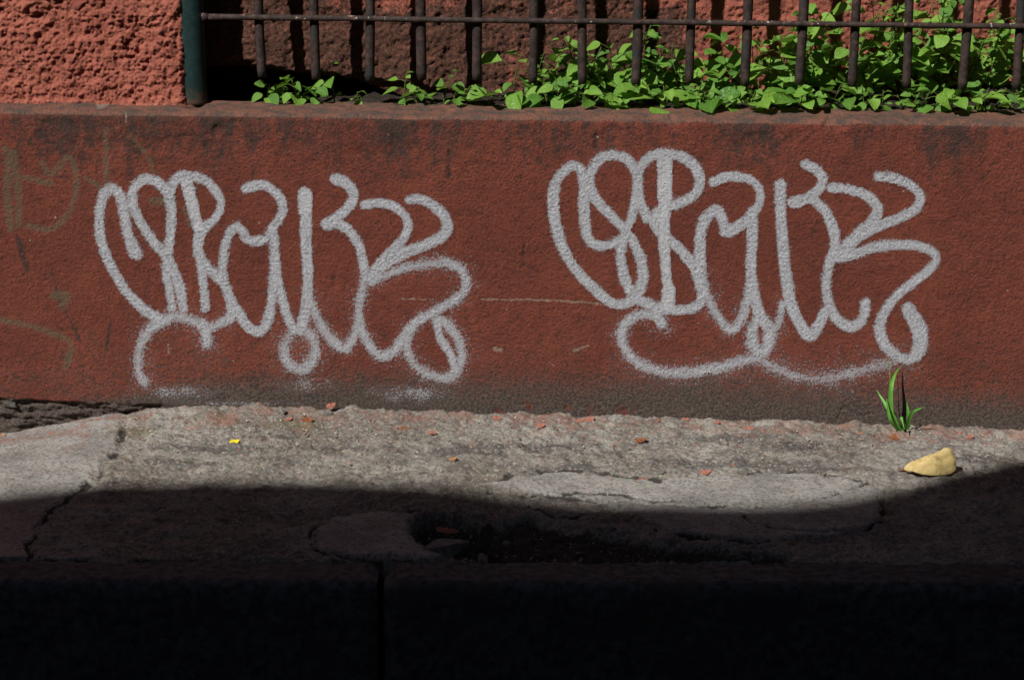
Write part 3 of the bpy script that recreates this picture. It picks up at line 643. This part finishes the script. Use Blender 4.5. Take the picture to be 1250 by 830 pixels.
def weed(x, Y, h, n, size, label, group, R, lean=None, name='leafy_weed'):
    z0 = float(ztop(x)) - 0.006; root = tag(empty(name, (x, Y, z0)), label, 'plant', group)
    B = Vector((x, Y, z0)); ln = lean if lean is not None else Vector((R.uniform(-0.25, 0.25), R.uniform(-0.35, 0.10), 1))
    mb = MB(); ln = ln.normalized(); pts = []; k = 7; bend = Vector((R.uniform(-.25, .25), R.uniform(-.3, .05), 0)) * h
    for i in range(k): t = i / (k - 1); pts.append(safe(B + ln * h * t + bend * t * t, 0.012))
    mb.tube(pts, [0.0017 - 0.0009 * i / (k - 1) for i in range(k)], 5)
    ang = R.uniform(0, 6.28)
    for i in range(n):
        t = 0.12 + 0.88 * (i + R.uniform(0, 0.6)) / n; t = min(t, 1.0); f = t * (k - 1); a = min(int(f), k - 2); p = pts[a].lerp(pts[a + 1], f - a)
        ang += 2.4 + R.uniform(-0.5, 0.5)
        hd = Vector((math.cos(ang), math.sin(ang) * 0.8 - 0.35, 0)).normalized()
        s = size * R.uniform(0.55, 1.25) * (1.0 if t < 0.75 else R.uniform(0.35, 0.85))
        q = safe(p + hd * s * R.uniform(0.25, 0.7) + Vector((0, 0, s * R.uniform(0.05, 0.4))), 0.02)
        mb.tube([p, p.lerp(q, 0.5) + Vector((0, 0, 0.002)), q], [0.0009, 0.0007, 0.0006], 4, cap=False)
        d = (hd + Vector((R.uniform(-.4, .4), R.uniform(-.3, .1), R.uniform(-0.6, 0.35)))).normalized()
        nr = (SUNV * R.uniform(0.0, 0.6) + Vector((R.uniform(-.6, .6), R.uniform(-.75, .35), R.uniform(0.5, 1.0)))).normalized()
        e = q + d * s
        if e.y > float(ybw(e.x)) - 0.015: d.y = -abs(d.y) - 0.2; d.normalize()
        put_leaf(root, q, d, nr, s, R)
    me = mb.mesh('stem', True); me.transform(Matrix.Translation(-root.location)); link('stem', me, root, M_STEM); return root

R = random.Random(11)
ORD = 'first second third fourth fifth sixth seventh eighth ninth tenth eleventh twelfth thirteenth fourteenth fifteenth sixteenth seventeenth'.split()
def between(p):
    k = sum(b < p for b in BARS); k = min(max(k, 1), len(BARS) - 1)
    return f'between the {ORD[k - 1]} and {ORD[k]} bars'
def wx_(px, Y): return float(onY(px, 115, Y)[0])
# loose plants on the left half: (px, depth, height, leaves, leaf size, label)
for px, Y, hh, n, s, lab in ((326, .150, .042, 8, .024, 'low small leafed weed clump beside the green post'), (362, .145, .055, 9, .028, 'small upright weed with lobed leaves in front of the second bar'),
        (345, .165, .035, 7, .020, 'low small leafed weed clump beside the green post'), (385, .150, .038, 7, .020, 'low small leafed weed clump beside the green post'),
        (408, .175, .085, 6, .026, 'thin weed with dark drooping leaves standing against the stained wall'), (436, .140, .030, 4, .022, 'tiny seedling with two bright leaves on the ledge'),
        (492, .165, .070, 7, .030, 'thin stalked weed leaning between the third and fourth bars'), (508, .155, .038, 6, .022, 'short weed at the foot of the fourth bar'),
        (541, .165, .075, 6, .026, 'dry stemmed weed with one broad dark leaf'), (573, .150, .045, 9, .016, 'bright green sprig with tiny crowded leaves'),
        (597, .140, .036, 5, .040, 'low weed with one broad shiny leaf lying on the ledge'), (628, .165, .11, 7, .044, 'broad leafed shoot reaching left of the sixth bar'),
        (555, .140, .022, 4, .020, 'short weed at the foot of the fifth bar'), (640, .140, .030, 5, .030, 'low weed with slim leaves just under the sixth bar')):
    weed(wx_(px, Y), Y, hh * 1.1, n, s * 1.2, lab, 'loose weeds along the ledge', R, name='small_weed')
# the thicket on the right
prof_x = [640, 665, 700, 760, 830, 880, 915, 930, 985, 1010, 1060, 1110, 1160, 1200, 1250, 1400]
prof_h = [.11, .19, .20, .17, .165, .14, .16, .22, .23, .20, .24, .25, .25, .21, .22, .22]
G = 'leafy weeds crowding the bed behind the railing'
i = 0
for px in np.arange(664, 1320, 15.5):
    for row in range(3):
        p = px + R.uniform(-7, 7); Yd = float(ybw(wx_(p, .2))) - 0.04
        Y = (0.142, 0.5 * (0.14 + Yd), Yd)[row] + R.uniform(-.012, .018); Y = min(Y, Yd)
        H = float(np.interp(p, prof_x, prof_h))
        hh = (R.uniform(0.035, 0.065), H * R.uniform(0.45, 0.85), H * R.uniform(0.6, 1.0))[min(2, int((Y - .125) / .07))]
        lab = {0: 'low weed hanging over the ledge', 1: 'upright weed growing in mid bed', 2: 'tall weed rising against the wall'}[min(2, int((Y - .125) / .07))]
        ls = R.choice((R.uniform(0.022, 0.034), R.uniform(0.034, 0.046), R.uniform(0.046, 0.060)))
        lab = lab.replace('weed', ('small leafed weed' if ls < .034 else 'broad leafed weed' if ls > .046 else 'weed'))
        weed(wx_(p, Y), Y, hh, max(4, int(hh / (0.010 + 0.18 * ls)) + 2), ls, lab + ' ' + between(p), G, R)

# ------------------------------------------------------------------ grass tuft at the foot of the wall
def ribbon(mb, pts, wd, up=Vector((0, -1, 0.2)), th=0.0006):
    pts = [Vector(p) for p in catmull([tuple(p) for p in pts], 4)]; n = len(pts); V = []; Fc = []
    for i, p in enumerate(pts):
        t = (pts[min(i + 1, n - 1)] - pts[max(i - 1, 0)]).normalized(); s = t.cross(up).normalized(); nn = s.cross(t).normalized()
        w_ = wd * max(0.08, (1 - (i / (n - 1)) ** 2.2)) * (0.6 + 0.4 * min(1, 4 * i / n))
        V += [p - s * w_, p - nn * (th + 0.35 * w_), p + s * w_, p - nn * 0.2 * w_]
    for i in range(n - 1):
        for k in range(4): Fc.append([i * 4 + k, i * 4 + (k + 1) % 4, (i + 1) * 4 + (k + 1) % 4, (i + 1) * 4 + k])
    Fc += [[3, 2, 1, 0], [(n - 1) * 4 + k for k in range(4)]]; mb.add(V, Fc)
gb = gnd(1107, 529); gb = Vector((gb.x, -0.03, float(zpav(gb.x, -0.03))))
gr_ = tag(empty('grass_tuft', gb), 'small green grass tuft sprouting where the wall meets the pavement', 'grass')
def wp(px, py, Y): return Vector(onY(px, py, Y))
BL = [([(1100, 530, -.03), (1089, 508, -.045), (1087, 485, -.050), (1089, 468, -.045), (1094, 454, -.022), (1101, 447, -.004)], .0046),
      ([(1101, 530, -.03), (1090, 508, -.045), (1080, 492, -.028), (1070, 476, -.004)], .0042), ([(1100, 529, -.032), (1088, 514, -.06), (1084, 500, -.06), (1082, 486, -.055)], .0034),
      ([(1107, 528, -.03), (1109, 510, -.05), (1107, 490, -.050)], .0046), ([(1107, 526, -.032), (1112, 506, -.06), (1119, 500, -.07), (1128, 497, -.075)], .0034),
      ([(1106, 530, -.03), (1102, 516, -.07), (1100, 509, -.075), (1104, 524, -.09)], .0036), ([(1100, 528, -.03), (1088, 490, -.03), (1086, 452, -.03), (1085, 432, -.028)], .0011)]
for pts, wd in BL:
    mb = MB(); ribbon(mb, [wp(*p) for p in pts], wd * (1.25 if wd > .002 else 1)); me = mb.mesh('blade', False); me.transform(Matrix.Translation(-gr_.location)); link('blade', me, gr_, M_GRASS)

# ------------------------------------------------------------------ fallen leaves and flakes
def sheet(name, outline, c0, bulge, th, mat, root_loc, label, cat, frame, group=None, seed=0, smooth=True):
    """curled sheet: outline in (a,b) of a frame (origin, A, B, N); bulge gives its hollow; real thickness"""
    O, A, B, Nn = frame; r = np.random.RandomState(seed); ol = catmull(outline, 4, closed=True)[:-1]; c = np.mean(ol, 0)
    rings = (1.0, 0.8, 0.55, 0.28); V = []; k = len(ol)
    for side in (0, 1):
        for s in rings:
            for p in ol:
                q = c + (p - c) * s; d = bulge(q[0], q[1]) + r.uniform(-1, 1) * th * 0.5
                V.append(O + A * q[0] + B * q[1] + Nn * (d - side * th))
        V.append(O + A * c[0] + B * c[1] + Nn * (bulge(c[0], c[1]) - side * th))
    Fc = []; half = len(rings) * k + 1
    for side in (0, 1):
        o = side * half
        for i in range(len(rings) - 1):
            for j in range(k):
                f = [o + i * k + j, o + i * k + (j + 1) % k, o + (i + 1) * k + (j + 1) % k, o + (i + 1) * k + j]; Fc.append(f if side == 0 else f[::-1])
        for j in range(k):
            f = [o + (len(rings) - 1) * k + j, o + (len(rings) - 1) * k + (j + 1) % k, o + half - 1]; Fc.append(f if side == 0 else f[::-1])
    for j in range(k): Fc.append([j, half + j, half + (j + 1) % k, (j + 1) % k])
    me = mesh_py(name, V, Fc, smooth); me.transform(Matrix.Translation(-Vector(root_loc)))
    o = link(name, me, None, mat); o.location = root_loc; tag(o, label, cat, group); return o
# big yellow leaf, curled up at its right end
pl = gnd(1138, 580, 0.004); sx = pl.x; u = 1 / 600.0
fr = (pl, Vector((1, 0, 0)), Vector((0, 0.72, 0.69)), Vector((0, -0.69, 0.72)))
ol = [((a - 1138) * u, (581 - b) * u * 1.02) for a, b in ((1106, 572), (1113, 563), (1130, 557), (1148, 550), (1158, 545), (1166, 550), (1169, 562), (1168, 572), (1160, 578), (1146, 582), (1126, 580))]
yl = sheet('fallen_leaf', ol, None, lambda a, b: 0.004 + 5.0 * (b - 0.02) ** 2 - 3.0 * a * a - 0.16 * abs(b - 0.018 - 0.35 * a) + 0.0022 * math.sin(120 * a + 50 * b) + 0.0016 * math.sin(260 * b - 150 * a), 0.0006, M_DRY,
           pl, 'curled dry yellow leaf lying on the pavement below the grass tuft', 'leaf', fr, seed=3)
mb = MB(); a = gnd(1108, 574, 0.006); b = gnd(1098, 574, 0.003); mb.tube([a - pl, a.lerp(b, .5) - pl + Vector((0, 0, .001)), b - pl], [0.0016, 0.0018, 0.0021], 6)
link('petiole', mb.mesh('petiole'), yl, M_BROWN)
def flake(px, py, wpx, hpx, mat, name, label, cat, group=None, seed=0, curl=0.15, tilt=0.25, thick=0.0014):
    r = np.random.RandomState(seed); p = gnd(px, py, 0.0015); n = 7; sc = wpx / 590.0 / 2
    yaw = r.uniform(-0.5, 0.5); A = Vector((math.cos(yaw), math.sin(yaw), r.uniform(-.15, .15))).normalized(); Nn = Vector((r.uniform(-.2, .2), -tilt, 1)).normalized(); B = Nn.cross(A).normalized(); A = B.cross(Nn)
    dep = hpx / wpx * 2.2
    ol = [(sc * math.cos(t) * r.uniform(.75, 1.1), sc * dep * math.sin(t) * r.uniform(.7, 1.1)) for t in np.linspace(0, 2 * math.pi, n, endpoint=False)]
    return sheet(name, ol, None, lambda a, b: 0.0012 + 0.10 * a + (curl * 0.6) * a * a / sc + r.uniform(-.0006, .0006), thick, mat, p, label, cat, (p, A, B, Nn), group, seed, smooth=False)
GC = 'red paint flakes on the pavement'
def where(px):
    for lim, t in ((140, 'beside the crumbled foot of the wall'), (300, 'on mossy concrete by the yellow petal'), (480, 'below the tag beside the faded scrawl'), (640, 'on pavement just before the gap between the tags'), (760, 'at the wall foot between the two tags'), (930, 'under the long underline of the second tag'), (1080, 'near the hair crack in the wall foot')):
        if px < lim: return t
    return 'behind the dry yellow leaf'
for k, (px, py, a, b) in enumerate(((837, 512, 11, 5), (875, 516, 9, 4), (915, 523, 15, 4), (861, 577, 15, 6), (1049, 530, 12, 4), (1184, 533, 12, 4), (1246, 531, 8, 5), (120, 513, 9, 4), (62, 530, 9, 4),
                                    (606, 511, 11, 5), (660, 520, 13, 5), (708, 514, 11, 5), (720, 512, 12, 6), (275, 516, 9, 4), (352, 512, 11, 4), (528, 528, 10, 4))):
    flake(px, py, a, b, M_CHIP, 'paint_flake', f"{('flat', 'thin', 'jagged')[k % 3]} red paint flake {where(px)}", 'paint flake', GC, 40 + k, thick=0.0008)
flake(784, 588, 15, 8, M_CHIP, 'paint_flake', 'pink paint flake behind a lime green leaf scrap', 'paint flake', GC, 71)
flake(785, 594, 17, 4, M_LIME, 'leaf_scrap', 'small lime green leaf scrap on the smooth concrete patch', 'leaf', None, 72, 0.3)
flake(286, 540, 13, 6, M_YEL, 'fallen_petal', 'bright yellow petal on the mossy pavement', 'petal', None, 73, 0.5)
flake(375, 514, 16, 5, M_BROWN, 'leaf_scrap', 'curled rust brown leaf scrap close to a pale pink lump', 'leaf', None, 74, 0.8, 0.6)
flake(495, 524, 13, 5, M_BROWN, 'leaf_scrap', 'dark brown leaf scrap lying alone on rough concrete', 'leaf', None, 75, 0.5)
flake(782, 538, 16, 5, M_BROWN, 'leaf_scrap', 'thin brown leaf scrap near the middle of the footway', 'leaf', None, 76, 0.5)
flake(1092, 535, 10, 7, M_BROWN, 'leaf_scrap', 'red brown leaf scrap beside the grass tuft', 'leaf', None, 77, 0.4, 0.8)
flake(0, 532, 16, 6, M_ORANGE, 'leaf_scrap', 'orange leaf scrap beside the crumbled foot of the wall', 'leaf', None, 78, 0.5)
flake(800, 515, 14, 5, M_BROWN, 'leaf_scrap', 'dark leaf scrap in the angle under the wall', 'leaf', None, 79, 0.5)
flake(552, 561, 12, 4, M_ORANGE, 'leaf_scrap', 'tan leaf scrap on the worn pavement', 'leaf', None, 80, 0.4)

# ------------------------------------------------------------------ stones
def rock(name, p, size, mat, label, cat='stone', group=None, seed=0, flat=0.6, angular=0.25):
    import bmesh
    bm = bmesh.new(); bmesh.ops.create_icosphere(bm, subdivisions=3, radius=1.0); r = np.random.RandomState(seed)
    pl_ = [(Vector(r.normal(size=3)).normalized(), r.uniform(0.32, 0.75)) for _ in range(11)]
    for v in bm.verts:
        c = v.co.copy()
        for n_, d_ in pl_:
            e = c.dot(n_) - d_
            if e > 0: c -= n_ * e
        c *= 1 + 0.06 * math.sin(7 * c.x + seed) * math.cos(6 * c.y) + r.uniform(-.02, .02)
        v.co = Vector((c.x * size[0], c.y * size[1], c.z * size[2]))
    me = bpy.data.meshes.new(name); bm.to_mesh(me); bm.free()
    for q in me.polygons: q.use_smooth = False
    o = link(name, me, None, mat); o.location = p; o.rotation_euler = (r.uniform(-.2, .2), r.uniform(-.2, .2), r.uniform(-.5, .5)); tag(o, label, cat, group); return o
sk = lambda px, py, dz: gnd(px, py) + Vector((0, 0, dz))
lump = rock('concrete_lump', sk(548, 660, -0.022), (0.058, 0.042, 0.030), M_STONE, 'largest broken concrete lump lying in the kerbside hole', 'rubble', None, 5)
fl_ = flake(546, 650, 26, 6, M_CHIP, 'paint_flake', 'dull red paint flake on the lump in the kerbside hole', 'paint flake', None, 81, 0.1); fl_.location.z += 0.010; fl_.location.y -= 0.015
rock('concrete_lump', sk(532, 672, -0.026), (0.038, 0.026, 0.020), M_DSTONE, 'dark flat rubble piece in front of the largest lump', 'rubble', None, 6)
rock('concrete_lump', sk(590, 674, -0.018), (0.017, 0.015, 0.017), M_STONE, 'small pale concrete cube against the kerb edge', 'rubble', None, 7)
rock('stone_shard', sk(592, 662, -0.004), (0.020, 0.012, 0.044), M_DSTONE, 'dark pointed shard standing beside the kerbside hole', 'rubble', None, 8)
rock('loose_stone', sk(743, 643, -0.004), (0.017, 0.014, 0.012), M_STONE, 'single grey pebble in the dirt filled strip', 'stone', None, 9)
rock('loose_stone', sk(620, 656, -0.012), (0.010, 0.010, 0.008), M_STONE, 'tiny stone between the shard and the dirt strip', 'stone', None, 10)
rock('loose_stone', sk(808, 580, 0.004), (0.018, 0.010, 0.008), M_STONE, 'pale oblong stone bedded at the rim of the smooth patch', 'stone', None, 11)
rock('plaster_lump', sk(400, 507, 0.004), (0.026, 0.016, 0.015), M_STONE, 'grey plaster lump with a pink top at the foot of the wall', 'rubble', None, 12)
rock('plaster_lump', sk(347, 505, 0.003), (0.016, 0.012, 0.013), M_STONE, 'smaller plaster crumb left of the pink topped lump', 'rubble', None, 13)
f2 = flake(404, 501, 12, 7, M_CHIP, 'paint_flake', 'pink paint flake stuck on the plaster lump', 'paint flake', None, 82, 0.2); f2.location.z += 0.014; f2.location.y -= 0.01
rock('plaster_lump', Vector(onY(12, 492, 0.010)), (0.030, 0.014, 0.016), M_DSTONE, 'mortar lump under the broken plaster at the wall foot', 'rubble', None, 14)
# loose grit: too small and many to count
rs = np.random.RandomState(8); GV = []; GF = []
for k in range(1500):
    px = rs.uniform(-150, 1400)
    py = np.interp(px, [-400, 0, 200, 700, 1250, 1700], [560, 536, 503, 513, 530, 545]) + abs(rs.normal()) * 26 if k < 1000 else rs.uniform(640, 682)
    if k >= 1000: px = rs.uniform(500, 960)
    p = gnd(px, min(py, 683)); dz = 0.002
    if k >= 1000: dz = -0.02
    s = rs.uniform(0.001, 0.0032) * (1.6 if rs.rand() < 0.06 else 1); o = len(GV)
    for q in ((1, 0, 0), (-1, 0, 0), (0, 1, 0), (0, -1, 0), (0, 0, .8), (0, 0, -.8)): GV.append((p.x + s * (q[0] + rs.uniform(-.4, .4)), p.y + s * (q[1] + rs.uniform(-.4, .4)), p.z + dz + s * (q[2] + rs.uniform(-.3, .3))))
    GF += [[o + a for a in f] for f in ((0, 2, 4), (2, 1, 4), (1, 3, 4), (3, 0, 4), (2, 0, 5), (1, 2, 5), (3, 1, 5), (0, 3, 5))]
M_GRIT = mat_simple('grit', (0.40, 0.36, 0.30), (0.13, 0.11, 0.10), 70, 0.9, 0.1, 0.001, (0.34, 0.13, 0.085), 25)
tag(link('grit', mesh_py('grit', GV, GF), None, M_GRIT), 'loose grit and crumbs scattered along the wall foot', 'grit', kind='stuff')

# ------------------------------------------------------------------ unseen house added across the street: parapet shaped to cast the kerb shade
YH = -5.7
EDGE = [(-900, 640), (-400, 632), (-200, 622), (0, 606), (60, 599), (130, 591), (250, 586), (400, 587), (520, 592), (600, 600), (700, 613), (800, 618), (900, 620), (1000, 617), (1060, 606), (1110, 591), (1180, 573), (1250, 562), (1400, 550), (1700, 548)]
top = []
for px, py in EDGE:
    p = np.array(gnd(px, py)); k = (p[1] - YH) / 1.0; q = p - SUN * k; top.append((q[0], q[2]))
top = [(-26, top[0][1])] + [tuple(t) for t in top] + [(20, top[-1][1])]
V = []; Fc = []; n = len(top)
for Yv in (YH, YH - 0.35):
    for x, z in top: V += [(x, Yv, -0.3), (x, Yv, z)]
for i in range(n - 1):
    a = 2 * i; b = 2 * n + 2 * i
    Fc += [[a + 2, a, a + 1, a + 3], [b, b + 2, b + 3, b + 1], [a + 1, b + 1, b + 3, a + 3]]
Fc += [[0, 2 * n, 2 * n + 1, 1], [2 * n - 2, 2 * n - 1, 4 * n - 1, 4 * n - 2]]
hs = tag(empty('house', (-3, YH, -0.27)), 'unseen plastered house across the street with its parapet shaped to cast the kerb shade', 'house')
M_HW = mat_simple('grey_plaster', (0.16, 0.15, 0.14), (0.11, 0.10, 0.095), 6, 0.9, 0.3, 0.004)
M_HR = mat_simple('roof_tile', (0.25, 0.09, 0.05), (0.18, 0.065, 0.04), 12, 0.9, 0.4, 0.01)
M_HG = mat_simple('window_glass', (0.02, 0.025, 0.03), (0.03, 0.035, 0.04), 4, 0.1, 0.02, 0.001)
M_HD = mat_simple('dark_door', (0.05, 0.028, 0.018), (0.035, 0.02, 0.014), 10, 0.5, 0.2, 0.002)
def hpart(name, V, Fc, mat): me = mesh_py(name, V, Fc); me.transform(Matrix.Translation(-hs.location)); return link(name, me, hs, mat)
hpart('wall', V, Fc, M_HW)
mb = MB(); mb.box((-26, YH - 8, -0.3), (20, YH - 0.36, 5.2)); hpart('roof', mb.v, mb.f, M_HR)
for x in (-12, -9.2, -6.4, -3.6, 2.0, 4.8):
    for z in (0.8, 3.6):
        mb = MB(); mb.box((x, YH + 0.004, z), (x + 1.1, YH + 0.05, z + 1.6)); wo = hpart('window', mb.v, mb.f, M_HG)
        mb = MB()
        for a, b in (((x - .1, z - .1), (x, z + 1.7)), ((x + 1.1, z - .1), (x + 1.2, z + 1.7)), ((x, z + 1.6), (x + 1.1, z + 1.7)), ((x, z - .1), (x + 1.1, z))): mb.box((a[0], YH + .003, a[1]), (b[0], YH + .09, b[1]))
        me = mesh_py('frame', mb.v, mb.f); me.transform(Matrix.Translation(-hs.location)); link('frame', me, wo, M_HW)
mb = MB(); mb.box((-0.8, YH + 0.004, -0.26), (0.3, YH + 0.06, 2.2)); hpart('door', mb.v, mb.f, M_HD)

# unseen slab added above the railing to keep most of the sky off the footway
blocker = tag(empty('sky_blocker', (0, 0.1, 4.6)), 'added unseen slab keeping sky light off the footway', 'sky_blocker')
def bpart(name, a, b, mat): mb = MB(); mb.box(a, b); me = mb.mesh(name, False); me.transform(Matrix.Translation(-blocker.location)); return link(name, me, blocker, mat)
bpart('slab', (-12, -2.05, 4.6), (12, 0.09, 4.78), M_HW)
for x in range(-11, 12, 2): bpart('bracket', (x - 0.08, -1.5, 4.35), (x + 0.08, 0.08, 4.599), M_HW)
